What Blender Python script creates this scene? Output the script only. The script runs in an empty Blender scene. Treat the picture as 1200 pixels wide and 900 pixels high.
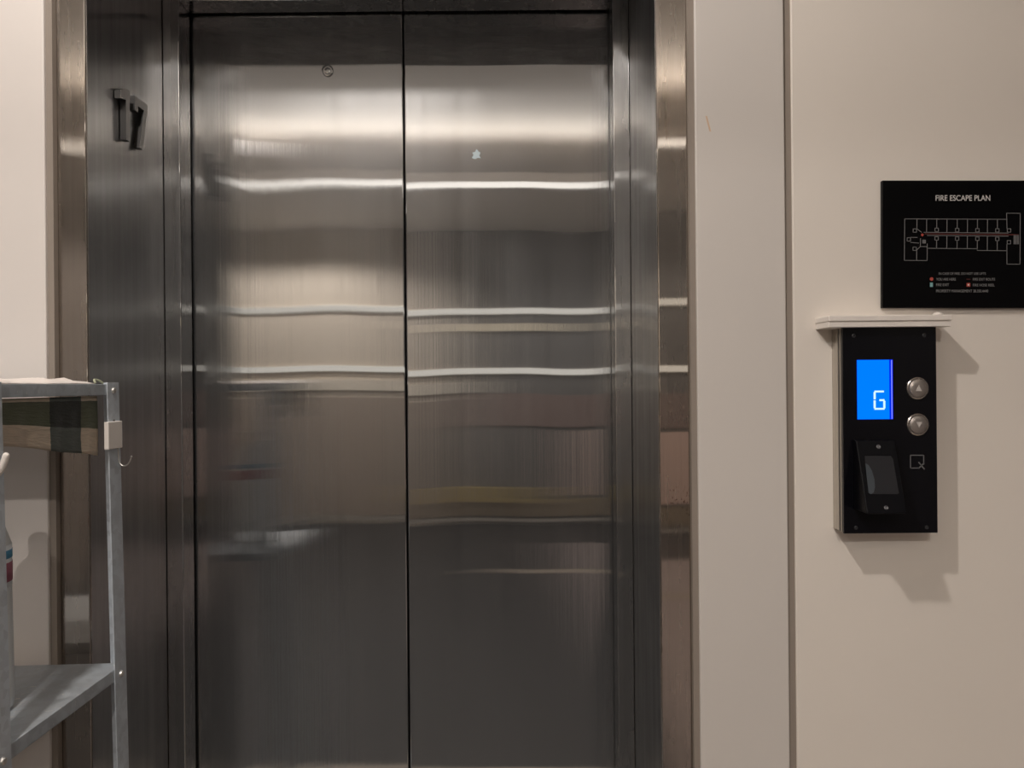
import bpy, bmesh, math, random
from mathutils import Vector, Matrix
random.seed(7)
PI = math.pi
sc = bpy.context.scene
C = sc.collection

# ------------------------------------------------------------------ camera, world, lights, exposure
EYE = 1.30
ROLL = math.radians(0.5)
cam_data = bpy.data.cameras.new('camera'); cam = bpy.data.objects.new('camera', cam_data); C.objects.link(cam)
cam_data.sensor_width = 36; cam_data.lens = 27; cam_data.clip_start = .02
cam.matrix_world = Matrix.Translation((0, 0, EYE)) @ Matrix.Rotation(PI/2, 4, 'X') @ Matrix.Rotation(-ROLL, 4, 'Z')
sc.camera = cam
F = 900.0
def P(px, py, d):
    """point seen at photograph pixel (px, py) at depth d"""
    u, v = px-600.0, 450.0-py
    a = ROLL
    uu = u*math.cos(a) + v*math.sin(a); vv = -u*math.sin(a) + v*math.cos(a)
    return Vector((uu*d/F, d, EYE + vv*d/F))

w = bpy.data.worlds.new('world'); sc.world = w; w.use_nodes = True
w.node_tree.nodes['Background'].inputs[0].default_value = (.9, .85, .8, 1)
w.node_tree.nodes['Background'].inputs[1].default_value = 0.02
sc.view_settings.view_transform = 'Standard'; sc.view_settings.look = 'None'
sc.view_settings.gamma = 1; sc.view_settings.use_curve_mapping = False
sc.view_settings.exposure = 0.2

CEIL = 2.75
BACK = -3.90          # y of the far lobby wall
# (x, y, watts, lamp radius, spot half-angle in degrees, colour)
WARM = (1.0, .925, .865)
DOWNLIGHTS_AND_FILLS = [(-.545, .333, 63, .035, 82, WARM),
              (-1.6, -1.2, 12, .05, 75, WARM), (-.1, -1.95, 66, .022, 80, WARM), (1.7, -2.9, 38, .05, 75, WARM),  # these and the last one are added fills for walls and reflections
              (-1.9, -3.1, 80, .05, 75, WARM)]
CEILING_FILL = 22  # watts of the added light that brightens the ceiling

# ------------------------------------------------------------------ helpers
def link(o, parent=None):
    C.objects.link(o)
    if parent is not None: o.parent = parent
    return o
def obj(name, bm, mat, parent=None, smooth=False):
    me = bpy.data.meshes.new(name); bm.normal_update(); bm.to_mesh(me); bm.free()
    if mat: me.materials.append(mat)
    if smooth:
        for p in me.polygons: p.use_smooth = True
    return link(bpy.data.objects.new(name, me), parent)
def tag(o, label=None, cat=None, group=None, kind=None):
    if label: o['label'] = label
    if cat: o['category'] = cat
    if group: o['group'] = group
    if kind: o['kind'] = kind
    return o
def empty(name, loc=(0, 0, 0), **k):
    o = bpy.data.objects.new(name, None); o.location = loc; o.empty_display_size = .05
    link(o); tag(o, **k); return o
def box(bm, a, b, bev=0, seg=2):
    x0, x1 = sorted((a[0], b[0])); y0, y1 = sorted((a[1], b[1])); z0, z1 = sorted((a[2], b[2]))
    m = Matrix.Translation(((x0+x1)/2, (y0+y1)/2, (z0+z1)/2)) @ Matrix.Diagonal((x1-x0, y1-y0, z1-z0, 1))
    r = bmesh.ops.create_cube(bm, size=1, matrix=m)
    if bev:
        es = list({e for v in r['verts'] for e in v.link_edges})
        bmesh.ops.bevel(bm, geom=es, offset=bev, segments=seg, profile=.5, affect='EDGES')
def bxobj(name, a, b, mat, parent=None, bev=0, seg=2):
    bm = bmesh.new(); box(bm, a, b, bev, seg); return obj(name, bm, mat, parent)
def cyl(bm, c, axis, r, h, n=32, r2=None):
    q = Vector((0, 0, 1)).rotation_difference(Vector(axis).normalized()).to_matrix().to_4x4()
    bmesh.ops.create_cone(bm, cap_ends=True, segments=n, radius1=r, radius2=r if r2 is None else r2, depth=h,
                          matrix=Matrix.Translation(c) @ q)
def lathe(bm, c, axis, prof, n=40):
    """prof: list of (radius, height) along axis"""
    q = Vector((0, 0, 1)).rotation_difference(Vector(axis).normalized()).to_matrix()
    rings = []
    for r, h in prof:
        rings.append([bm.verts.new(Vector(c) + q @ Vector((r*math.cos(2*PI*i/n), r*math.sin(2*PI*i/n), h))) for i in range(n)])
    for a, b in zip(rings, rings[1:]):
        for i in range(n): bm.faces.new((a[i], a[(i+1) % n], b[(i+1) % n], b[i]))
    bm.faces.new(rings[0][::-1]); bm.faces.new(rings[-1])
def tube(bm, pts, r, n=10):
    pts = [Vector(p) for p in pts]; rings = []
    # catmull-rom resample
    res = []
    for i in range(len(pts)-1):
        p0 = pts[max(i-1, 0)]; p1 = pts[i]; p2 = pts[i+1]; p3 = pts[min(i+2, len(pts)-1)]
        for k in range(6):
            t = k/6
            res.append(.5*((2*p1)+(p2-p0)*t+(2*p0-5*p1+4*p2-p3)*t*t+(3*p1-p0-3*p2+p3)*t**3))
    res.append(pts[-1])
    for i, p in enumerate(res):
        t = (res[min(i+1, len(res)-1)]-res[max(i-1, 0)]).normalized()
        a = t.cross(Vector((0.1, 1, .05))).normalized(); b = t.cross(a)
        rr = r(i/(len(res)-1)) if callable(r) else r
        rings.append([bm.verts.new(p + rr*(a*math.cos(2*PI*k/n)+b*math.sin(2*PI*k/n))) for k in range(n)])
    for x, y in zip(rings, rings[1:]):
        for k in range(n): bm.faces.new((x[k], x[(k+1) % n], y[(k+1) % n], y[k]))
    bm.faces.new(rings[0][::-1]); bm.faces.new(rings[-1])
def prism(bm, pts, depth):
    """closed outline pts (3-D) extruded by vector depth"""
    a = [bm.verts.new(p) for p in pts]; b = [bm.verts.new(Vector(p)+Vector(depth)) for p in pts]
    n = len(a); bm.faces.new(a); bm.faces.new(b[::-1])
    for i in range(n): bm.faces.new((a[i], b[i], b[(i+1) % n], a[(i+1) % n]))
    bmesh.ops.recalc_face_normals(bm, faces=bm.faces)

# ------------------------------------------------------------------ materials
class NT:
    def __init__(s, name):
        s.m = bpy.data.materials.new(name); s.m.use_nodes = True; s.t = s.m.node_tree; s.t.nodes.clear()
        s.out = s.n('ShaderNodeOutputMaterial')
    def n(s, typ, **k):
        nd = s.t.nodes.new(typ)
        for a, b in k.items(): setattr(nd, a, b)
        return nd
    def set(s, sock, v):
        if hasattr(v, 'is_output') or isinstance(v, bpy.types.NodeSocket): s.t.links.new(v, sock)
        else: sock.default_value = v
    def math(s, op, a, b=0, c=None, clamp=False):
        nd = s.n('ShaderNodeMath', operation=op); nd.use_clamp = clamp
        s.set(nd.inputs[0], a); s.set(nd.inputs[1], b)
        if c is not None: s.set(nd.inputs[2], c)
        return nd.outputs[0]
    def vm(s, op, a, b=None, scale=None):
        nd = s.n('ShaderNodeVectorMath', operation=op); s.set(nd.inputs[0], a)
        if b is not None: s.set(nd.inputs[1], b)
        if scale is not None: s.set(nd.inputs['Scale'], scale)
        return nd.outputs[0]
    def noise(s, vec, scale, detail=2, rough=.5):
        nd = s.n('ShaderNodeTexNoise'); s.set(nd.inputs['Vector'], vec); nd.inputs['Scale'].default_value = scale
        nd.inputs['Detail'].default_value = detail; nd.inputs['Roughness'].default_value = rough
        return nd.outputs[0]
    def ramp(s, f, lo, hi, a=0., b=1.):
        nd = s.n('ShaderNodeMapRange'); nd.clamp = True
        s.set(nd.inputs[0], f); nd.inputs[1].default_value = lo; nd.inputs[2].default_value = hi
        nd.inputs[3].default_value = a; nd.inputs[4].default_value = b
        return nd.outputs[0]
    def mixc(s, f, a, b, mode='MIX'):
        nd = s.n('ShaderNodeMix', data_type='RGBA', blend_type=mode)
        s.set(nd.inputs[0], f); s.set(nd.inputs[6], a); s.set(nd.inputs[7], b)
        return nd.outputs[2]
def c4(c): return (c[0], c[1], c[2], 1)

def paint(name, col, rough=.55, mottle=.03, bump=.05, spec=.35, stain=None):
    t = NT(name); g = t.n('ShaderNodeTexCoord').outputs['Object']
    b = t.n('ShaderNodeBsdfPrincipled'); b.inputs['Roughness'].default_value = rough
    b.inputs['Specular IOR Level'].default_value = spec
    f = t.noise(g, 3.0, 3)
    col2 = tuple(max(0, x*(1-mottle*2)) for x in col)
    cc = t.mixc(f, c4(col), c4(col2))
    if stain: cc = stain(t, g, cc)
    t.set(b.inputs['Base Color'], cc)
    if bump:
        bp = t.n('ShaderNodeBump'); bp.inputs['Strength'].default_value = bump; bp.inputs['Distance'].default_value = .001
        t.set(bp.inputs['Height'], t.noise(g, 160, 2)); t.set(b.inputs['Normal'], bp.outputs[0])
    t.set(t.out.inputs[0], b.outputs[0]); return t.m

def plain(name, col, rough=.5, metal=0, spec=.5, emit=None, es=0, coat=0):
    t = NT(name); b = t.n('ShaderNodeBsdfPrincipled')
    g = t.n('ShaderNodeTexCoord').outputs['Object']
    t.set(b.inputs['Base Color'], t.mixc(t.noise(g, 35, 2), c4(col), c4(tuple(x*.93 for x in col))))
    b.inputs['Roughness'].default_value = rough; b.inputs['Metallic'].default_value = metal
    b.inputs['Specular IOR Level'].default_value = spec; b.inputs['Coat Weight'].default_value = coat
    if emit:
        b.inputs['Emission Color'].default_value = c4(emit); b.inputs['Emission Strength'].default_value = es
    t.set(t.out.inputs[0], b.outputs[0]); return t.m

def steel(name, col=(.515, .52, .525), spread=.07, r1=.02, r2=.36, hazy=.14, wav=.006, pits=False, tilt=0.0):
    """vertical-grain brushed stainless: reflections smear sideways, stay crisp up and down"""
    t = NT(name)
    geo = t.n('ShaderNodeNewGeometry'); pos = geo.outputs['Position']; N = geo.outputs['Normal']
    sx = t.n('ShaderNodeSeparateXYZ'); t.set(sx.inputs[0], pos)
    grain = t.math('ADD', sx.outputs[0], t.math('MULTIPLY', sx.outputs[1], 1.3717))
    q = t.math('FLOOR', t.math('MULTIPLY', grain, 36000.0))
    wn = t.n('ShaderNodeTexWhiteNoise', noise_dimensions='1D'); t.set(wn.inputs['W'], q)
    sc3 = t.n('ShaderNodeSeparateColor'); t.set(sc3.inputs[0], wn.outputs['Color'])
    s = t.math('SUBTRACT', t.math('ADD', t.math('ADD', sc3.outputs[0], sc3.outputs[1]), sc3.outputs[2]), 1.5)
    s = t.math('MULTIPLY', s, spread)
    T = t.vm('NORMALIZE', t.vm('CROSS_PRODUCT', N, (0, 0, 1)))
    # gentle oil-canning of the sheet
    lo = t.n('ShaderNodeVectorMath', operation='MULTIPLY'); t.set(lo.inputs[0], pos); lo.inputs[1].default_value = (1, 1, .55)
    nz = t.math('ADD', t.math('MULTIPLY', t.math('SUBTRACT', t.noise(lo.outputs[0], 3.1, 1), .5), wav*2), tilt)
    nn = t.vm('ADD', N, t.vm('SCALE', T, scale=s))
    cz = t.n('ShaderNodeCombineXYZ'); t.set(cz.inputs[2], nz)
    nn = t.vm('NORMALIZE', t.vm('ADD', nn, cz.outputs[0]))
    # vertical streaks and wipe marks
    st = t.n('ShaderNodeVectorMath', operation='MULTIPLY'); t.set(st.inputs[0], pos); st.inputs[1].default_value = (38, 38, 1.6)
    streak = t.noise(st.outputs[0], 1.0, 4, .6)
    wipe = t.noise(pos, 6.0, 4, .6)
    v = t.math('ADD', t.math('MULTIPLY', streak, .6), t.math('MULTIPLY', wipe, .4))
    cc = t.mixc(t.ramp(v, .35, .65), c4(tuple(x*.96 for x in col)), c4(tuple(min(1, x*1.03) for x in col)))
    if pits:
        pv = t.n('ShaderNodeVectorMath', operation='MULTIPLY'); t.set(pv.inputs[0], pos); pv.inputs[1].default_value = (260, 260, 150)
        pn = t.noise(pv.outputs[0], 1.0, 3, .7)
        dz = t.math('ABSOLUTE', t.math('SUBTRACT', sx.outputs[2], 1.10))
        near = t.ramp(dz, .0, .06, .62, .80)
        near = t.math('ADD', t.ramp(dz, .0, .06, .58, .72), t.math('LESS_THAN', sx.outputs[0], .265))
        pit = t.math('GREATER_THAN', pn, near)
        cc = t.mixc(pit, cc, (.13, .07, .04, 1))
    g1 = t.n('ShaderNodeBsdfAnisotropic'); g2 = t.n('ShaderNodeBsdfAnisotropic')
    for g, r in ((g1, r1), (g2, r2)):
        t.set(g.inputs['Color'], cc); g.inputs['Roughness'].default_value = r; t.set(g.inputs['Normal'], nn)
    mx = t.n('ShaderNodeMixShader'); t.set(mx.inputs[0], t.ramp(v, .3, .7, hazy*.7, hazy*1.3))
    t.set(mx.inputs[1], g1.outputs[0]); t.set(mx.inputs[2], g2.outputs[0])
    t.set(t.out.inputs[0], mx.outputs[0]); return t.m

def galv(name, col=(.46, .50, .535), rough=.42, scr=True):
    t = NT(name); g = t.n('ShaderNodeTexCoord').outputs['Object']
    b = t.n('ShaderNodeBsdfPrincipled'); b.inputs['Metallic'].default_value = .4
    vo = t.n('ShaderNodeTexVoronoi'); t.set(vo.inputs['Vector'], g); vo.inputs['Scale'].default_value = 90
    sp = t.n('ShaderNodeSeparateColor'); t.set(sp.inputs[0], vo.outputs['Color'])
    f = t.math('ADD', t.math('MULTIPLY', sp.outputs[0], .35), t.math('MULTIPLY', t.noise(g, 14, 4, .65), .65))
    cc = t.mixc(t.ramp(f, .3, .7), c4(tuple(x*.86 for x in col)), c4(tuple(min(1, x*1.08) for x in col)))
    if scr:
        sv = t.n('ShaderNodeVectorMath', operation='MULTIPLY'); t.set(sv.inputs[0], g); sv.inputs[1].default_value = (40, 160, 60)
        cc = t.mixc(t.math('GREATER_THAN', t.noise(sv.outputs[0], 1, 3, .7), .66), cc, (.62, .62, .60, 1))
    t.set(b.inputs['Base Color'], cc); t.set(b.inputs['Roughness'], t.ramp(f, .3, .7, rough*.8, rough*1.25))
    t.set(t.out.inputs[0], b.outputs[0]); return t.m

def orange_mark(t, g, cc):
    # small orange scratch on the narrow wall panel
    p = P(830, 145, 1.283)
    s = t.n('ShaderNodeSeparateXYZ'); t.set(s.inputs[0], g)
    dx = t.math('SUBTRACT', t.math('SUBTRACT', s.outputs[0], p.x), t.math('MULTIPLY', t.math('SUBTRACT', p.z, s.outputs[2]), .25))
    dx = t.math('ABSOLUTE', dx)
    dz = t.math('ABSOLUTE', t.math('SUBTRACT', s.outputs[2], p.z))
    f = t.math('MULTIPLY', t.math('LESS_THAN', dx, .0014), t.math('LESS_THAN', dz, .013))
    return t.mixc(t.math('MULTIPLY', f, .55), cc, (.66, .36, .12, 1))

M = {}
M['wall_l'] = paint('white_wall_paint', (.78, .725, .68))
M['wall_m'] = paint('grey_white_panel_paint', (.70, .655, .61), rough=.45, stain=orange_mark)
M['wall_r'] = paint('cream_wall_paint', (.85, .785, .71))
M['gap'] = plain('taupe_channel', (.30, .255, .215), .6)
M['steel_door'] = steel('brushed_steel_door', tilt=-.002)
M['steel_door2'] = steel('brushed_steel_door_two', tilt=.002)
M['steel_frame'] = steel('brushed_steel_frame', col=(.53, .53, .53), spread=.05, hazy=.25)
M['steel_face'] = steel('brushed_steel_face', col=(.50, .455, .41), spread=.06, hazy=.25, pits=True)
M['steel_dark'] = plain('dark_steel', (.13, .125, .12), .35, .8)
M['galv'] = galv('galvanised_steel'); M['galv_post'] = galv('galvanised_post', (.60, .65, .70), .4, False)
M['zinc'] = plain('zinc_bolt', (.72, .70, .66), .3, .9)
M['white_pl'] = plain('white_plastic', (.86, .80, .74), .45)
M['digit'] = plain('grey_metal_digit', (.11, .107, .105), .35, .8)
M['digit_front'] = plain('satin_digit_front', (.30, .29, .28), .38, .9)
M['jamb'] = steel('brushed_steel_jamb', col=(.50, .50, .50), spread=.05, r1=.13, hazy=.35)
M['black'] = plain('black_glass', (.004, .004, .006), .12, 0, .35)
M['board'] = plain('black_acrylic', (.0025, .0025, .003), .2, 0, .15)
M['reader'] = plain('black_plastic', (.0035, .0035, .005), .35, 0, .12)
M['reader_in'] = plain('grey_reader_window', (.022, .022, .025), .4, 0, .2)
M['reader_cr'] = plain('pale_crescent', (.06, .07, .08), .4, 0, .2)
M['screw'] = plain('dark_screw', (.05, .05, .055), .35, .6)
M['btn'] = plain('satin_button', (.42, .38, .35), .38, .75)
M['btn_ring'] = plain('polished_ring', (.75, .70, .66), .2, 1)
M['arrow'] = plain('pale_arrow', (.62, .57, .54), .5)
M['box_side'] = steel('brushed_box_side', col=(.60, .57, .53), spread=.08, r1=.15, hazy=.5)
M['logo'] = plain('grey_logo', (.16, .16, .165), .5)
M['txt'] = plain('white_print', (.62, .60, .58), .6)
M['txt_dim'] = plain('grey_print', (.26, .255, .255), .6)
M['red'] = plain('red_print', (.45, .07, .05), .6)
M['redline'] = plain('dark_red_print', (.13, .025, .02), .6)
M['teal'] = plain('teal_print', (.22, .42, .42), .6)
def emis(name, col, s):
    t = NT(name); e = t.n('ShaderNodeEmission'); e.inputs[0].default_value = c4(col); e.inputs[1].default_value = s
    t.set(t.out.inputs[0], e.outputs[0]); return t.m
M['screen'] = emis('blue_screen', (.0, .19, 1.0), 1.0)
M['screen_dk'] = emis('blue_screen_edge', (.0, .02, .75), 1.0)
M['screen_ln'] = emis('screen_bright_line', (.22, .25, 1.0), 1.0)
M['glyph'] = emis('screen_digit', (.62, .90, 1.0), 1.0)

# ------------------------------------------------------------------ setting: front walls
DL, DR = 1.283, 1.283                      # depth of the wall panels
OL, OR = -.7175, .2485                     # opening
FL, FR = -.767, .3004                      # outer edges of the frame face
DF, DS, DD = 1.300, 1.587, 1.650           # frame front, inner strip, door leaf
Z = lambda h: EYE + h
HD, HO = Z(.7975), Z(.8325)
XL, XR = -2.9, 2.6                         # lobby side walls
tag(bxobj('wall_left', (XL, DL, 0), (-.7775, DL+.20, CEIL), M['wall_l'], bev=.002), kind='structure')
gp = P(922, 450, DR).x; gq = P(930.5, 450, DR).x
rp = P(817.5, 450, DR).x
tag(bxobj('wall_middle', (rp, DR, 0), (gp, DR+.20, CEIL), M['wall_m'], bev=.002), kind='structure')
tag(bxobj('wall_right', (gq, DR, 0), (XR, DR+.20, CEIL), M['wall_r'], bev=.002), kind='structure')
tag(bxobj('trim_1', (gp-.001, DR+.004, 0), (gq+.001, DR+.19, CEIL), M['gap']), kind='structure')
tag(bxobj('trim_2', (FR, DR+.006, 0), (rp+.001, DR+.19, CEIL), M['gap']), kind='structure')
tag(bxobj('trim_3', (-.7785, DR+.006, 0), (FL, DR+.19, CEIL), M['gap']), kind='structure')
tag(bxobj('wall_over_door', (FL, DR+.02, Z(.8325)+.055), (FR, DR+.20, CEIL), M['wall_m']), kind='structure')

# ------------------------------------------------------------------ setting: lobby behind the camera
tag(bxobj('ceiling', (XL, BACK, CEIL), (XR, DR+.2, CEIL+.1), paint('ceiling_paint', (.80, .76, .70))), kind='structure')
M['floor'] = plain('dark_floor_tile', (.035, .034, .035), .6)
M['floor_pale'] = plain('pale_floor_stone', (.34, .29, .235), .5)
tag(bxobj('floor', (XL, BACK, -.1), (XR, 2.0, 0), M['floor']), kind='structure')
tag(bxobj('floor_border', (XL, .69, .0), (XR, 1.6, .004), M['floor_pale']), kind='structure')
tag(bxobj('floor_runner', (.55, -3.0, .0), (XR, .60, .003), plain('brown_floor_runner', (.36, .30, .285), .6)), kind='structure')
tag(bxobj('floor_strip', (-.1, -2.10, .0), (XR, -2.0, .005), M['floor_pale']), kind='structure')
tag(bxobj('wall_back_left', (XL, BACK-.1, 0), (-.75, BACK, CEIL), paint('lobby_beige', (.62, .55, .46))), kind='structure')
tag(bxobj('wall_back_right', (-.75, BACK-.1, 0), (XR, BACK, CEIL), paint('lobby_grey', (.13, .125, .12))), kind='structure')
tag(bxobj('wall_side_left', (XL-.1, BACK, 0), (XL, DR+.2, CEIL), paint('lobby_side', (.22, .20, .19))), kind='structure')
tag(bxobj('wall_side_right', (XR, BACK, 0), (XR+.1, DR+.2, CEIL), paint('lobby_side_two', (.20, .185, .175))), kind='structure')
D2 = 1.65 + (1.65 - BACK)
def hz(py): return EYE + (450-py)/900*D2
def band(name, x0, x1, py, h, col, th=.03):  # unseen wall blocks, added for the colours they mirror in the steel
    tag(bxobj(name, (x0, BACK, hz(py)-h/2), (x1, BACK+th, hz(py)+h/2), col), kind='structure')
STRIP = emis('added_strip_glow', (1, .93, .82), .85)  # made-up glow for the bright bands mirrored in the doors
M['trimw'] = plain('pale_rail', (.86, .82, .74), .5)
M['trimb'] = plain('brown_panel', (.19, .135, .12), .6)
M['trimo'] = plain('ochre_panel', (.24, .19, .13), .6)
M['trimd'] = plain('dark_panel', (.05, .045, .045), .6)
for py, lb in ((363, 'thin warm glowing strip added high on the far lobby wall, above another strip'), (433, 'thin warm glowing strip added at eye height on the far lobby wall, below another strip')):
    e = empty('added_glow_strip', (0, BACK, hz(py)), label=lb, cat='glowing strip')
    bm = bmesh.new(); box(bm, (XL+.02, .0002, -.030), (XR-.02, .03, .030)); obj('channel', bm, M['trimw'], e)
    bm = bmesh.new(); box(bm, (XL+.03, .0301, -.024), (XR-.03, .034, .024)); obj('diffuser', bm, STRIP, e)
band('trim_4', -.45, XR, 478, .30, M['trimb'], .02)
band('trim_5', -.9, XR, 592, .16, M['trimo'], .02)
band('trim_6', -.62, .12, 576, .13, plain('ochre_reflection_block', (.36, .27, .09), .6), .12)
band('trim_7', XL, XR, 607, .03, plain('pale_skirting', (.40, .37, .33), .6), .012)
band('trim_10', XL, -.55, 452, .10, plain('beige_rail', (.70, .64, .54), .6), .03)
band('trim_11', -.62, .55, 382, .07, plain('warm_reflection_block', (.80, .72, .55), .6), .05)
band('trim_9', .85, 2.1, 540, .62, plain('pink_reflection_block', (.72, .53, .46), .6), .025)  # added block, stands in for the pink mirrored in the frame
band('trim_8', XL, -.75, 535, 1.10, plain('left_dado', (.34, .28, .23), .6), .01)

# ceiling lamps and added fill lights
fx = empty('linear_ceiling_lamp', (0, -1.07, 2.465), label='long white pendant linear lamp, its light band mirrored near the top of the doors', cat='lamp')
for nm, a, b, m in (('housing', (-2.3, -.04, -.012), (2.1, .04, .012), M['white_pl']),
                    ('emitter_shield', (-2.3, .036, .0121), (2.1, .040, .040), M['white_pl']), ('diffuser', (-2.29, -.03, -.03), (2.09, .03, -.0121), emis('lamp_diffuser', (1, .92, .83), 1.7))):  # the lip is added to hide the fill emitter from the doors
    bm = bmesh.new(); box(bm, a, b); obj(nm, bm, m, fx)
for sx in (-1.8, 0, 1.6):
    bm = bmesh.new(); cyl(bm, (sx, 0, (CEIL-2.47+.012)/2), (0, 0, 1), .002, CEIL-2.47-.012, 8); obj('suspension_rod', bm, M['steel_dark'], fx)
for i, (x, y, wt, rad, ang, col) in enumerate(DOWNLIGHTS_AND_FILLS):
    e = empty('downlight_or_fill', (x, y, CEIL), label='small round recessed ceiling downlight in the lift lobby, from a set mostly added as fill', cat='downlight', group='lobby downlights')
    bm = bmesh.new(); lathe(bm, (0, 0, -.006), (0, 0, 1), [(.036, 0), (.055, 0), (.057, .003), (.057, .006), (.036, .006)], 32)
    obj('rim', bm, M['white_pl'], e)
    ld = bpy.data.lights.new('downlight_or_fill_lamp', 'SPOT'); ld.energy = wt; ld.color = col
    ld.spot_size = math.radians(2*ang); ld.spot_blend = .35; ld.shadow_soft_size = rad
    lo = bpy.data.objects.new('downlight_or_fill_lamp', ld); link(lo, e); lo.location = (0, 0, -.05)
ld = bpy.data.lights.new('added_ceiling_fill', 'AREA'); ld.shape = 'RECTANGLE'; ld.size = 4.2; ld.size_y = .07; ld.energy = CEILING_FILL; ld.color = (1, .925, .86)  # unseen fill light added to brighten the ceiling; there is no cove
lo = bpy.data.objects.new('added_ceiling_fill', ld); link(lo, fx); lo.location = (0, 0, .02); lo.rotation_euler = (PI-math.radians(50), 0, 0)

# ------------------------------------------------------------------ elevator surround
sur = empty('elevator_surround', ((OL+OR)/2, DF, 0), label='brushed stainless steel elevator door surround with deep jambs, set in the wall', cat='elevator frame')
def spart(name, a, b, m, bev=.002):
    o = sur.location; bm = bmesh.new(); box(bm, [p-q for p, q in zip(a, o)], [p-q for p, q in zip(b, o)], bev, 3); return obj(name, bm, m, sur)
spart('side_casing', (FL, DF, 0), (OL, DS+.02, HO+.055), M['steel_face'])
spart('side_casing', (OR, DF, 0), (FR, DS+.02, HO+.055), M['steel_face'])
spart('header_casing', (OL, DF, HO), (OR, DS+.02, HO+.055), M['steel_frame'])
spart('jamb_lining', (OL-.001, DF+.004, 0), (OL+.0008, DS-.001, HO), M['jamb'], 0)
spart('jamb_lining', (OR-.0008, DF+.004, 0), (OR+.001, DS-.001, HO), M['jamb'], 0)
spart('inner_stop', (OL+.0009, DS, 0), (-.682, 1.641, HO-.0005), M['steel_frame'])
spart('inner_stop', (.2135, DS, 0), (OR-.0009, 1.641, HO-.0005), M['steel_frame'])
spart('inner_header', (-.682, DS, HD), (.2135, 1.641, HO-.0005), M['steel_frame'])
spart('threshold', (OL+.003, DF, .0045), (OR-.003, 1.70, .012), M['steel_dark'], .001)
tag(bxobj('wall_hoistway', (FL-.2, 1.75, 0), (FR+.2, 1.80, CEIL), M['steel_dark']), kind='structure')

SEAM = -.2275
def leaf(x0, x1, mat, label):
    e = empty('elevator_door_leaf', ((x0+x1)/2, DD, .014), label=label, cat='elevator door', group=None)
    bm = bmesh.new(); box(bm, (x0-e.location.x, 0, 0), (x1-e.location.x, .035, HO-.02), .0028, 3)
    obj('panel', bm, mat, e); return e
lf = leaf(-.715, SEAM-.0015, M['steel_door'], 'stainless steel elevator door leaf with the small round keyhole near its top')
rf = leaf(SEAM+.0015, .245, M['steel_door2'], 'stainless steel elevator door leaf with the pale blue-white smudge, nearer the call panel')
# keyhole escutcheon
k = P(384, 83, DD)
bm = bmesh.new(); lathe(bm, k-lf.location, (0, -1, 0), [(.0122, -.002), (.0122, .0030), (.0105, .0034), (.0098, .0004), (.0070, .0004), (.0064, .0030), (.0040, .0034), (.0034, .0004), (.0001, .0004)], 32)
obj('keyhole', bm, M['steel_door'], lf)
# sticker residue
k = P(558, 182, DD)
bm = bmesh.new()
pts = [(-.010, -.006), (-.006, .001), (-.009, .006), (-.002, .008), (.001, .014), (.006, .008), (.010, .006), (.007, -.001), (.011, -.007), (.003, -.006), (-.002, -.009)]
prism(bm, [(k.x+x*.95, DD-.0006, k.z+z*.95) for x, z in pts], (0, .0006, 0))
tag(obj('sticker_scrap', bm, plain('pale_sticker', (.55, .66, .70), .35)), 'torn scrap of pale blue-white sticker on the steel door', 'sticker')

# ------------------------------------------------------------------ floor number 17 on the left jamb
ND = .011; NX = OL + .0008
fn = empty('floor_number', (NX, 1.44, 1.78), label='raised grey metal number 17 fixed to the jamb beside the elevator', cat='number sign')
def digit(pts, bev=.0006):
    bm = bmesh.new()
    prism(bm, [(.0015, y-1.44, z-1.78) for y, z in pts], (ND, 0, 0))
    o = obj('digit', bm, M['digit'], fn); o.data.materials.append(M['digit_front'])
    for f in o.data.polygons:
        if f.normal.x > .9: f.material_index = 1
    return o
def pins(o, yz):
    for y, z in yz:
        bm = bmesh.new(); cyl(bm, (.0008, y-1.44, z-1.78), (1, 0, 0), .002, .0016, 10)
        obj('spacer', bm, M['steel_dark'], o)
t1, b1 = 1.848, 1.755
o = digit([(1.391, t1-.009), (1.408, t1), (1.424, t1), (1.424, b1), (1.410, b1), (1.410, t1-.020), (1.391, t1-.024)])
pins(o, [(1.417, b1+.012), (1.417, t1-.012)])
o = digit([(1.443, t1), (1.494, t1), (1.494, t1-.014), (1.473, b1), (1.460, b1), (1.479, t1-.015), (1.456, t1-.015), (1.456, t1-.027), (1.443, t1-.027)])
pins(o, [(1.469, b1+.012), (1.488, t1-.008), (1.450, t1-.01)])

# ------------------------------------------------------------------ fire escape plan board
def text(s, px, py, d, cap, mat, parent, align='CENTER', width=None, name='lettering', bold=.0):
    cu = bpy.data.curves.new('t', 'FONT'); cu.body = s; cu.align_x = align; cu.size = 1; cu.extrude = .0; cu.offset = bold
    ob = bpy.data.objects.new('t', cu); C.objects.link(ob); bpy.context.view_layer.update()
    me = bpy.data.meshes.new_from_object(ob.evaluated_get(bpy.context.evaluated_depsgraph_get()))
    C.objects.unlink(ob); bpy.data.objects.remove(ob)
    bm = bmesh.new(); bm.from_mesh(me); bpy.data.meshes.remove(me)
    xs = [v.co.x for v in bm.verts]; ys = [v.co.y for v in bm.verts]
    wd = max(xs)-min(xs); ht = max(ys)-min(ys); sy = cap*d/F/ht; sx = (width*d/F/wd) if width else sy
    c = P(px, py, d); ox = {'CENTER': (max(xs)+min(xs))/2, 'LEFT': min(xs)}[align]; oy = (max(ys)+min(ys))/2
    o0 = parent.matrix_world.inverted() if False else None
    for v in bm.verts:
        v.co = Vector(((v.co.x-ox)*sx + c.x, d, (v.co.y-oy)*sy + c.z)) - parent.location
    return obj(name, bm, mat, parent)
bd = DR - .008
bl = P(1034, 286, bd)
X1, Z1, Z0 = P(1222, 286, bd).x, P(1128, 211.3, bd).z, P(1128, 361, bd).z
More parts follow.
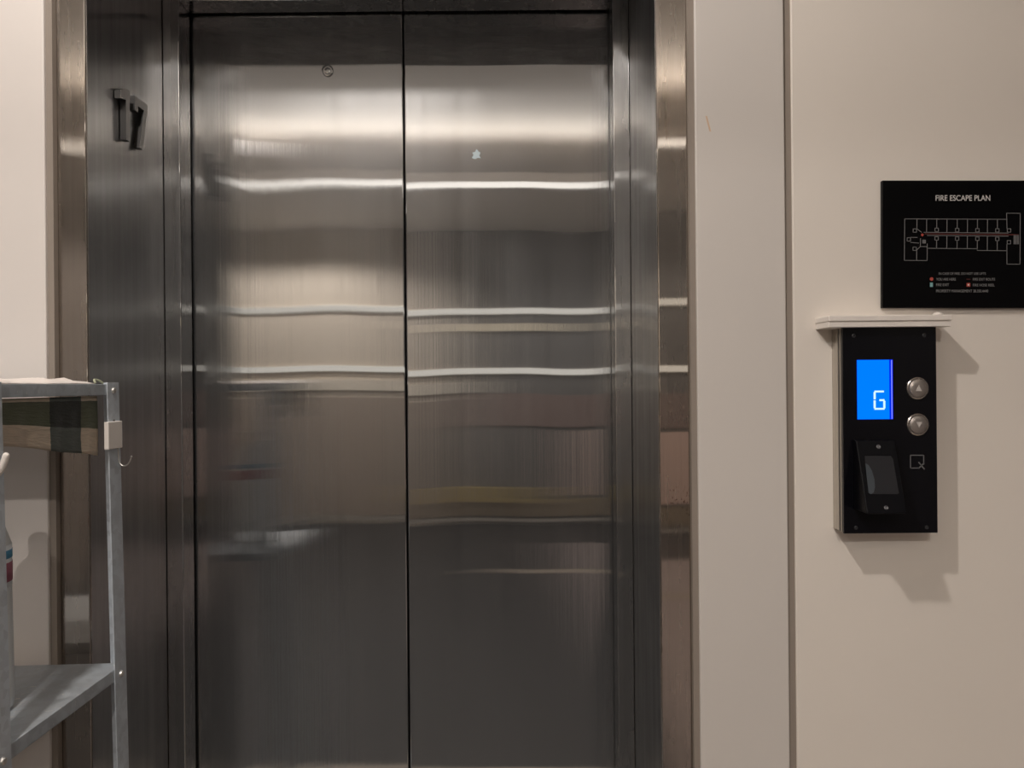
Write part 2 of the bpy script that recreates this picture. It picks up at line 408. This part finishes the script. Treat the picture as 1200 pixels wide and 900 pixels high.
sign = empty('fire_escape_sign', ((bl.x+X1)/2, DR, (Z0+Z1)/2), label='black fire escape plan board with a white floor plan, on the cream wall', cat='sign')
bm = bmesh.new(); box(bm, Vector((bl.x, bd, Z0))-sign.location, Vector((X1, DR-.0002, Z1))-sign.location, .0012, 2); obj('board', bm, M['board'], sign)
td = bd - .0004
text('FIRE ESCAPE PLAN', 1128, 232, td, 6.6, M['txt'], sign, width=64, bold=.012)
text('IN CASE OF FIRE, DO NOT USE LIFTS', 1128, 320.8, td, 3.2, M['txt_dim'], sign, width=55)
text('YOU ARE HERE', 1097.5, 327.5, td, 3.0, M['txt_dim'], sign, 'LEFT', 23)
text('FIRE EXIT ROUTE', 1140.5, 327.2, td, 3.0, M['txt_dim'], sign, 'LEFT', 26)
text('FIRE EXIT', 1097.5, 334, td, 3.0, M['txt_dim'], sign, 'LEFT', 15)
text('FIRE HOSE REEL', 1140.5, 334, td, 3.0, M['txt_dim'], sign, 'LEFT', 25.5)
text('PROPERTY MANAGEMENT 20.350.4440', 1128, 341, td, 3.2, M['txt_dim'], sign, width=61)
def Q(zx, zy): return (1040+zx/7.5, 240+zy/7.5)
def strokes(lst, wpx, mat, name, dd=td):
    bm = bmesh.new()
    for a, b in lst:
        pa = P(*Q(*a), dd)-sign.location; pb = P(*Q(*b), dd)-sign.location
        dv = (pb-pa); L = dv.length; dv.normalize(); nrm = Vector((-dv.z, 0, dv.x))*wpx*dd/F/2
        ex = dv*wpx*dd/F/2
        prism(bm, [pa-ex-nrm, pb+ex-nrm, pb+ex+nrm, pa-ex+nrm], (0, .0003, 0))
    return obj(name, bm, mat, sign)
L = []
L += [((150, 128), (1050, 124)), ((150, 128), (150, 493)), ((258, 128), (258, 215)), ((258, 400), (258, 493)), ((343, 128), (343, 245)), ((150, 493), (350, 493)), ((350, 345), (350, 493)),
      ((350, 385), (790, 385)), ((790, 385), (790, 400)), ((790, 400), (1050, 400)),
      ((1045, 70), (1165, 70)), ((1165, 70), (1167, 518)), ((1167, 518), (1052, 518)), ((1052, 518), (1050, 345)), ((1045, 70), (1050, 205)),
      ((320, 245), (1060, 245)), ((350, 272), (1060, 272)), ((290, 300), (290, 370)), ((290, 370), (345, 370)), ((258, 215), (300, 245)), ((258, 400), (290, 370)), ((205, 335), (275, 340)), ((205, 290), (262, 290))]
for x in (432, 522, 612, 702, 790, 878, 965):
    L += [((x, 124), (x, 208 if x in (432, 612, 790, 965) else 245)), ((x, 312 if x in (432, 612, 790, 965) else 272), (x, 385 if x < 790 else 400))]

for x, y in ((432, 222), (612, 222), (790, 222), (965, 222), (432, 297), (612, 297), (790, 297), (965, 297), (1068, 222), (1068, 325), (240, 230), (240, 390), (188, 308)):
    r = 15
    L += [((x-r, y-r), (x+r, y-r)), ((x+r, y-r), (x+r, y+r)), ((x+r, y+r), (x-r, y+r)), ((x-r, y+r), (x-r, y-r))]
L += [((310+i*8, 312), (310+i*8, 340)) for i in range(4)] + [((1112+i*10, 262), (1112+i*10, 340)) for i in range(5)]
strokes(L, .55, M['txt_dim'], 'floor_plan')
strokes([((330, 258), (1150, 259))], .9, M['redline'], 'escape_route')
def ring_marker(zx, zy, r, mat, name):
    bm = bmesh.new(); c = P(*Q(zx, zy), td)-sign.location; lathe(bm, c, (0, -1, 0), [(r*.45, 0), (r, 0), (r, .0003), (r*.45, .0003)], 20)
    bm.faces.ensure_lookup_table()
    obj(name, bm, mat, sign)
ring_marker(390, 655, .0030, M['red'], 'you_are_here_mark'); ring_marker(305, 268, .0022, M['red'], 'you_are_here_mark')
bm = bmesh.new(); c = P(*Q(390, 705), td)-sign.location; box(bm, c+Vector((-.0024, 0, -.0036)), c+Vector((.0024, .0003, .0036))); obj('exit_mark', bm, M['teal'], sign)
bm = bmesh.new(); c = P(*Q(715, 703), td)-sign.location; box(bm, c+Vector((-.003, 0, -.003)), c+Vector((.003, .0003, .003))); obj('hose_mark', bm, M['red'], sign)
bm = bmesh.new(); box(bm, c+Vector((-.0012, -.0003, -.0012)), c+Vector((.0012, .0, .0012))); obj('hose_mark_centre', bm, M['txt'], sign)
strokes([((700, 653), (730, 653))], .5, M['redline'], 'route_mark')

# ------------------------------------------------------------------ call panel
cd = DR - .043
cl = P(988, 500, cd).x; cr = P(1098, 500, cd).x; ct = P(1043, 383, cd).z; cb = P(1043, 625, cd).z
cp = empty('elevator_call_panel', ((cl+cr)/2, DR, cb), label='black glass elevator call panel with blue lit display and two round buttons', cat='call panel')
o = cp.location
def cpart(name, a, b, m, bev=0, seg=2, par=None):
    bm = bmesh.new(); box(bm, Vector(a)-o, Vector(b)-o, bev, seg); return obj(name, bm, m, par or cp)
cpart('housing', (cl+.0005, cd+.004, cb+.001), (cr-.0005, DR, ct), M['box_side'], .0012)
cpart('side_groove', (cl-.0002, cd+.014, cb+.002), (cl+.003, cd+.018, ct-.002), M['steel_dark'])
cpart('side_groove', (cl-.0002, cd+.006, cb+.002), (cl+.003, cd+.0075, ct-.002), M['steel_dark'])
face = cpart('face_plate', (cl, cd, cb), (cr, cd+.0045, ct), M['black'], .0008)
fd = cd - .0003
def quad(name, px0, py0, px1, py1, m, dd=fd, th=.0003, par=None):
    a = P(px0, (py0+py1)/2, dd); b = P(px1, (py0+py1)/2, dd); t = P((px0+px1)/2, py0, dd); u = P((px0+px1)/2, py1, dd)
    bm = bmesh.new(); box(bm, Vector((a.x, dd, u.z))-o, Vector((b.x, dd+th, t.z))-o); return obj(name, bm, m, par or cp)
scr = quad('display', 1004.3, 421.5, 1046.5, 491.5, M['screen_dk'])
scr['label'] = 'bright blue lit display'
quad('lit_field', 1004.6, 421.8, 1042.2, 491.2, M['screen'], fd-.0003, .0003, scr)
quad('bright_line', 1044.6, 422, 1045.6, 491, M['screen_ln'], fd-.0003, .0003, scr)
bm = bmesh.new()
def seg(x0, y0, x1, y1):
    a = P(x0, y1, fd-.0006)-o; b = P(x1, y0, fd-.0006)-o; box(bm, (a.x, a.y, a.z), (b.x, b.y+.0003, b.z))
seg(1024.8, 457.7, 1035.8, 459.9); seg(1023.9, 459.4, 1026.2, 468); seg(1023.9, 469.2, 1026.2, 478.4); seg(1024.8, 478.0, 1036.6, 480.2)
seg(1035.2, 469.6, 1037.5, 478.6); seg(1030.6, 467.8, 1036.6, 470)
obj('floor_letter', bm, M['glyph'], scr)
for (bx, by, up) in ((1075, 455, 1), (1075.3, 497.5, -1)):
    c = P(bx, by, cd)-o
    bm = bmesh.new(); lathe(bm, c, (0, -1, 0), [(.0178, -.001), (.0178, .0015), (.0165, .0026), (.0152, .0026), (.0148, .0010), (.0144, .0010)], 48)
    b = obj('button', bm, M['btn_ring'], cp)
    bm = bmesh.new(); lathe(bm, c, (0, -1, 0), [(.0144, .0), (.0144, .0032), (.0136, .0040), (.006, .0044), (.0001, .0045)], 48)
    obj('button_cap', bm, M['btn'], b, True)
    s = .0046
    bm = bmesh.new(); prism(bm, [c+Vector((-s, -.0050, -up*s*.95)), c+Vector((s, -.0050, -up*s*.95)), c+Vector((0, -.0050, up*s*1.1))], (0, .0008, 0))
    obj('arrow', bm, M['arrow'], b)
for x, y in ((1000.5, 393.5), (1083, 393), (1003, 618.5), (1086, 618)):
    bm = bmesh.new(); lathe(bm, P(x, y, cd)-o, (0, -1, 0), [(.0032, -.001), (.0032, .0004), (.002, .0008), (.0014, .0001), (.0001, .0001)], 20)
    obj('screw', bm, M['screw'], cp)
def poly(name, pts, m, dd, th, par=None):
    bm = bmesh.new(); prism(bm, [P(x, y, dd)-o for x, y in pts], (0, th, 0)); return obj(name, bm, m, par or cp)
def rdep(y): return cd - .010 - .036*(y-516)/86
def rface(name, pts, m, th, par, lift):
    bm = bmesh.new(); prism(bm, [P(x, y, rdep(y)-lift)-o for x, y in pts], (0, th, 0)); return obj(name, bm, m, par)
bm = bmesh.new()
tl, tr, br, blc = [P(x, y, rdep(y))-o for x, y in ((1006, 516), (1050.5, 515.5), (1061, 602), (1013, 602))]
xl_, xr_ = (tl.x+blc.x)/2, (tr.x+br.x)/2
fr = [bm.verts.new((xl_, tl.y, tl.z)), bm.verts.new((xr_, tl.y, tl.z)), bm.verts.new((xr_, br.y, br.z)), bm.verts.new((xl_, br.y, br.z))]
bk = [bm.verts.new((v.co.x, cd-.0001-o.y, v.co.z)) for v in fr]
bm.faces.new(fr); bm.faces.new(bk[::-1])
for i in range(4): bm.faces.new((fr[i], bk[i], bk[(i+1) % 4], fr[(i+1) % 4]))
bmesh.ops.recalc_face_normals(bm, faces=bm.faces)
bmesh.ops.bevel(bm, geom=list(bm.edges), offset=.0015, segments=2, profile=.5, affect='EDGES')
rd = obj('card_reader', bm, M['reader'], cp)
rface('reader_window', [(1013.5, 534.5), (1044, 534.5), (1046.5, 538), (1053.5, 578), (1051.5, 579), (1020, 579), (1017.5, 577)], M['reader_in'], .0012, rd, .0008)
rface('crescent', [(1014.2, 543), (1018, 545), (1022, 552), (1024.8, 562), (1025.5, 571), (1024, 577), (1021, 579), (1018, 577.5)], M['reader_cr'], .0009, rd, .0013)
for x, y in ((1029.5, 523.5), (1038.5, 595)):
    bm = bmesh.new(); lathe(bm, P(x, y, rdep(y))-o, (0, -.92, .39), [(.0034, -.001), (.0034, .0006), (.0024, .0010), (.0014, .0003), (.0001, .0003)], 20)
    obj('screw', bm, plain('reader_screw', (.16, .16, .165), .35, .6), rd)
bm = bmesh.new()
def lstroke(a, b, wpx=1.0):
    pa = P(*a, fd)-o; pb = P(*b, fd)-o; dv = (pb-pa).normalized(); nr = Vector((-dv.z, 0, dv.x))*wpx*fd/F/2; ex = dv*wpx*fd/F/2
    prism(bm, [pa-ex-nr, pb+ex-nr, pb+ex+nr, pa-ex+nr], (0, .0003, 0))
lstroke((1067, 533.5), (1082.5, 533.5)); lstroke((1067, 533.5), (1067, 548.5)); lstroke((1082.5, 533.5), (1082.5, 544)); lstroke((1067, 548.5), (1077, 548.5)); lstroke((1077, 542), (1083, 549.5), 1.3); lstroke((1077, 548.5), (1082.5, 543), 1.3)
obj('logo', bm, M['logo'], cp)

# rain hood shelf above the panel
hd = cd - .012
hl = P(971, 376, hd).x; hr = P(1116, 376, hd).x; ht_, hm, hb = P(1043, 369.3, hd).z, P(1043, 376, hd).z, P(1043, 383, hd).z
hood = empty('call_panel_hood', ((hl+hr)/2, DR, hb), label='narrow off-white hood ledge mounted directly above the black call panel', cat='hood')
oh = hood.location
for nm, a, b in (('top_plate', (hl, hd, hm), (hr, DR, ht_)), ('lower_rail', (hl+.001, hd+.002, hb), (hr-.001, DR, hm))):
    bm = bmesh.new(); box(bm, Vector(a)-oh, Vector(b)-oh, .0015 if nm == 'top_plate' else .001, 3); obj(nm, bm, M['white_pl'], hood)
bm = bmesh.new(); c = P(1099, 367.5, hd+.02)-oh; lathe(bm, c+Vector((0, 0, -.003)), (0, 0, 1), [(.008, 0), (.008, .002), (.006, .004), (.002, .0055), (.0001, .0056)], 24)
obj('knob', bm, M['white_pl'], hood, True)

# ------------------------------------------------------------------ shelving rack
LEAN = -.018
RX, RY0, RY1 = 0.0, .928, 1.250     # rack local x=0 is the outer face of its end posts at eye height
ZT = Z(.0055); ZB = Z(-.447)
rack = empty('shelving_rack', (-.640+EYE*.018, 0, .0), label='galvanised steel shelving rack leaning at the left of the elevator', cat='shelving rack')
rack.rotation_euler = (0, LEAN, 0)
RW = .72
def rp_(name, build, m, par=rack, smooth=False):
    bm = bmesh.new(); build(bm); return obj(name, bm, m, par, smooth)
def bolt(bm, c, ax):
    lathe(bm, c, ax, [(.0052, 0), (.0052, .001), (.0045, .003), (.0028, .0042), (.0001, .0045)], 18)
def post(x, y, sx, sy, top):
    """L angle: outer corner (x, y), flanges run along sx (x) and sy (y)"""
    def b(bm):
        t = .0018; w_ = .035
        pts = [(x, y), (x+sx*w_*.7, y), (x+sx*w_*.7, y+sy*t), (x+sx*t, y+sy*t), (x+sx*t, y+sy*w_), (x, y+sy*w_)]
        prism(bm, [(a, c, .006) for a, c in pts], (0, 0, top-.006))
    p = rp_('post', b, M['galv_post'])
    zs = [ZT-.010, ZB-.012, .09]
    for z in zs: rp_('bolt', lambda bm: bolt(bm, (x, y+sy*.018, z), (-sx, 0, 0)), M['zinc'], p)
    rp_('hole', lambda bm: cyl(bm, (x-sx*.0001, y+sy*.018, 1.247), (1, 0, 0), .0022, .0006, 12), M['steel_dark'], p)
    return p
post(0, RY1, -1, -1, ZT+.003); post(0, RY0, -1, 1, ZT+.003)
post(-RW, RY1, 1, -1, ZT+.003); post(-RW, RY0, 1, 1, ZT+.003)
def shelf(z, lip=.018):
    def b(bm):
        x0, x1, y0, y1 = -RW+.003, -.0022, RY0+.003, RY1-.003
        t = .0012
        box(bm, (x0, y0, z-t), (x1, y1, z), .0004, 1)
        box(bm, (x1-t, y0, z-lip), (x1, y1, z-t*.5), .0004, 1); box(bm, (x0, y0, z-lip), (x0+t, y1, z-t*.5), .0004, 1)
        box(bm, (x0, y0, z-lip), (x1, y0+t, z-t*.5), .0004, 1); box(bm, (x0, y1-t, z-lip), (x1, y1, z-t*.5), .0004, 1)
        for (ya, yb) in ((y0, y0+.010), (y1-.010, y1)): box(bm, (x0, ya, z-lip), (x1, yb, z-lip+t))
        box(bm, (x1-.010, y0, z-lip), (x1, y1, z-lip+t))
    return rp_('shelf', b, M['galv'])
shelf(ZT, .017); shelf(ZB, .019); shelf(.10, .019)
rack_m = Matrix.Translation(rack.location) @ Matrix.Rotation(LEAN, 4, 'Y')
def RL(x, y, z): return rack_m @ Vector((x, y, z))

# plaid cloth hanging inside the rack end
def cloth_mat():
    t = NT('plaid_cloth'); uv = t.n('ShaderNodeUVMap').outputs[0]
    s = t.n('ShaderNodeSeparateXYZ'); t.set(s.inputs[0], uv); u, v = s.outputs[0], s.outputs[1]
    nz = t.math('MULTIPLY', t.math('SUBTRACT', t.noise(uv, 9, 3), .5), .03)
    v2 = t.math('ADD', v, nz)
    green = t.math('MULTIPLY', t.math('GREATER_THAN', v2, .08), t.math('LESS_THAN', v2, .55))
    cc = t.mixc(green, (.52, .43, .33, 1), (.085, .095, .050, 1))
    u2 = t.math('ADD', u, t.math('MULTIPLY', nz, .5))
    bandm = t.math('MULTIPLY', t.math('GREATER_THAN', u2, .535), t.math('LESS_THAN', u2, .83))
    cc = t.mixc(bandm, cc, (.14, .17, .155, 1), 'MULTIPLY') if False else t.mixc(bandm, cc, t.mixc(green, (.085, .10, .088, 1), (.012, .015, .011, 1)))
    wv = t.n('ShaderNodeVectorMath', operation='MULTIPLY'); t.set(wv.inputs[0], uv); wv.inputs[1].default_value = (7, 14, 1)
    cr_ = t.noise(wv.outputs[0], 1.5, 4, .6)
    cc = t.mixc(t.ramp(cr_, .4, .65), cc, t.mixc(.8, cc, (1.25, 1.25, 1.25, 1), 'MULTIPLY'))
    b = t.n('ShaderNodeBsdfPrincipled'); t.set(b.inputs['Base Color'], cc); b.inputs['Roughness'].default_value = .45
    bp = t.n('ShaderNodeBump'); bp.inputs['Strength'].default_value = .5; bp.inputs['Distance'].default_value = .004
    t.set(bp.inputs['Height'], cr_); t.set(b.inputs['Normal'], bp.outputs[0])
    t.set(t.out.inputs[0], b.outputs[0]); return t.m
bm = bmesh.new(); uvl = bm.loops.layers.uv.new('UVMap'); NU, NV = 60, 16; G = []
for j in range(NV+1):
    row = []
    for i in range(NU+1):
        u, v = i/NU, j/NV
        y = RY0+.008 + u*(1.203-RY0-.008)
        zt = ZT-.0182; zb = ZT-.0055 - (.066 + .040*u) - .0007*math.sin(u*13)
        x = -.0105 - .0015*math.sin(u*17+v*2)*v - .001*math.sin(u*41)*v - .0015*v
        row.append((bm.verts.new(RL(x, y, zt+(zb-zt)*v)), u, v))
    G.append(row)
for j in range(NV):
    for i in range(NU):
        q = (G[j][i], G[j+1][i], G[j+1][i+1], G[j][i+1]); f = bm.faces.new([a[0] for a in q])
        for lp, a in zip(f.loops, q): lp[uvl].uv = (a[1], a[2])
cl_ = obj('plaid_cloth', bm, cloth_mat(), None, True)
md = cl_.modifiers.new('thick', 'SOLIDIFY'); md.thickness = .001; md.offset = 0
tag(cl_, 'dark green and beige plaid cloth hanging under the top shelf of the rack', 'cloth')

# pale plastic sheet folded on the top shelf
def sheet(name, y0, y1, xa, xb, hfun, mat, label, cat, zs=ZT):
    bm = bmesh.new(); NY, NX_ = 50, 14; up, dn = [], []
    for i in range(NY+1):
        for lst, top in ((up, 1), (dn, 0)):
            row = []
            for j in range(NX_+1):
                t = i/NY; s = j/NX_; y = y0+(y1-y0)*t; x = xa+(xb-xa)*s
                edge = min(1, 8*min(s, 1-s)+.12) * min(1, 18*min(t, 1-t)+.3)
                h = hfun(t, s)*edge
                row.append(bm.verts.new(RL(x, y, zs+.0006+(h if top else 0))))
            lst.append(row)
    for i in range(NY):
        for j in range(NX_):
            bm.faces.new((up[i][j], up[i][j+1], up[i+1][j+1], up[i+1][j])); bm.faces.new((dn[i][j], dn[i+1][j], dn[i+1][j+1], dn[i][j+1]))
    for i in range(NY):
        for j in (0, NX_): bm.faces.new((up[i][j], up[i+1][j], dn[i+1][j], dn[i][j]))
    for j in range(NX_):
        for i in (0, NY): bm.faces.new((up[i][j], up[i][j+1], dn[i][j+1], dn[i][j]))
    bmesh.ops.recalc_face_normals(bm, faces=bm.faces)
    return tag(obj(name, bm, mat, None, True), label, cat)
sheet('plastic_sheet', RY0+.004, 1.188, -.16, -.0035, lambda t, s: .0072+.0022*math.sin(t*11)+.0014*math.sin(t*31+s*9)+.0008*math.sin(s*25+t*60)+.0010*math.sin(t*5+2), plain('pale_plastic_sheet', (.92, .84, .78), .4), 'crumpled pale pink-white plastic sheet lying on the top shelf of the rack', 'plastic sheet')
bm = bmesh.new(); tube(bm, [RL(-.006, 1.191, ZT+.0020), RL(-.008, 1.192, ZT+.006), RL(-.010, 1.197, ZT+.0075), RL(-.008, 1.205, ZT+.006), RL(-.006, 1.213, ZT+.0018)], .0016)
tag(obj('green_cord', bm, plain('pale_green_cord', (.50, .52, .36), .6), None, True), 'short pale green cord looped at the corner of the top shelf', 'cord')

# white clip with wire hook on the far post
clip = empty('adhesive_hook', (RL(0, 1.225, Z(-.08))), label='white plastic adhesive hook pad with a thin wire hook on the rack post', cat='hook')
oc = clip.location
za, zb = P(136, 494.5, 1.205).z, P(136, 527, 1.205).z
bm = bmesh.new(); box(bm, Vector((-.6400, 1.203, zb))-oc, Vector((-.6325, 1.246, za))-oc, .0012, 2); obj('pad', bm, M['white_pl'], clip)
bm = bmesh.new(); tube(bm, [P(x, y, 1.235)-oc for x, y in ((138, 520), (138.5, 530), (139.5, 540), (143, 545.3), (148, 545.3), (152, 541), (154, 535))], .0011); obj('wire_hook', bm, M['zinc'], clip, True)
bm = bmesh.new(); c = P(154, 535, 1.235)-oc; bmesh.ops.create_uvsphere(bm, u_segments=12, v_segments=8, radius=.0017, matrix=Matrix.Translation(c)); obj('tip', bm, M['zinc'], clip, True)

# white plastic hook on the near post
bm = bmesh.new(); pts = [P(x, y, .95) for x, y in ((-14, 592), (-13, 575), (-7, 560), (1, 550), (5, 541), (7, 534))]
tube(bm, pts, lambda t: .0052-.0012*t); bmesh.ops.create_uvsphere(bm, u_segments=12, v_segments=8, radius=.004, matrix=Matrix.Translation(pts[-1]))
tag(obj('plastic_hook', bm, M['white_pl'], None, True), 'white plastic hook curling up from the near post of the rack', 'hook')

# spray bottle on the middle shelf
bc = P(-31, 700, 1.06); bz = RL(-.08, 1.06, ZB).z + .0008
bt = empty('cleaning_bottle', (bc.x, 1.06, bz), label='white plastic bottle with blue and red label on the middle shelf', cat='bottle')
bm = bmesh.new(); lathe(bm, (0, 0, 0), (0, 0, 1), [(.040, 0), (.046, .004), (.047, .02), (.046, .09), (.045, .15), (.0448, .20), (.034, .23), (.018, .245), (.014, .25)], 40); obj('body', bm, plain('milky_plastic', (.66, .68, .68), .35), bt, True)
bm = bmesh.new(); lathe(bm, (0, 0, .25), (0, 0, 1), [(.016, 0), (.016, .02), (.012, .024)], 32); obj('cap', bm, M['white_pl'], bt, True)
for nm, z0, z1, m in (('label', .150, .200, plain('label_white', (.70, .72, .74), .5)), ('blue_label_stripe', .184, .194, plain('label_blue', (.05, .25, .42), .5)), ('red_label_stripe', .156, .179, plain('label_red', (.30, .06, .10), .5))):
    e_ = .0004 if nm == 'label' else .0008
    r_ = lambda z: .046-(z-.09)/.06*.001 if z < .15 else .045-(z-.15)/.05*.0002
    bm = bmesh.new(); lathe(bm, (0, 0, 0), (0, 0, 1), [(r_(z0)+e_, z0), (r_(.15 if z0 < .15 < z1 else (z0+z1)/2)+e_, .15 if z0 < .15 < z1 else (z0+z1)/2), (r_(z1)+e_, z1)], 40); obj(nm, bm, m, bt, True)
bt.scale = (1, 1, 1.15)
sign.rotation_euler = (0, ROLL, 0)      # the board hangs a hair out of true
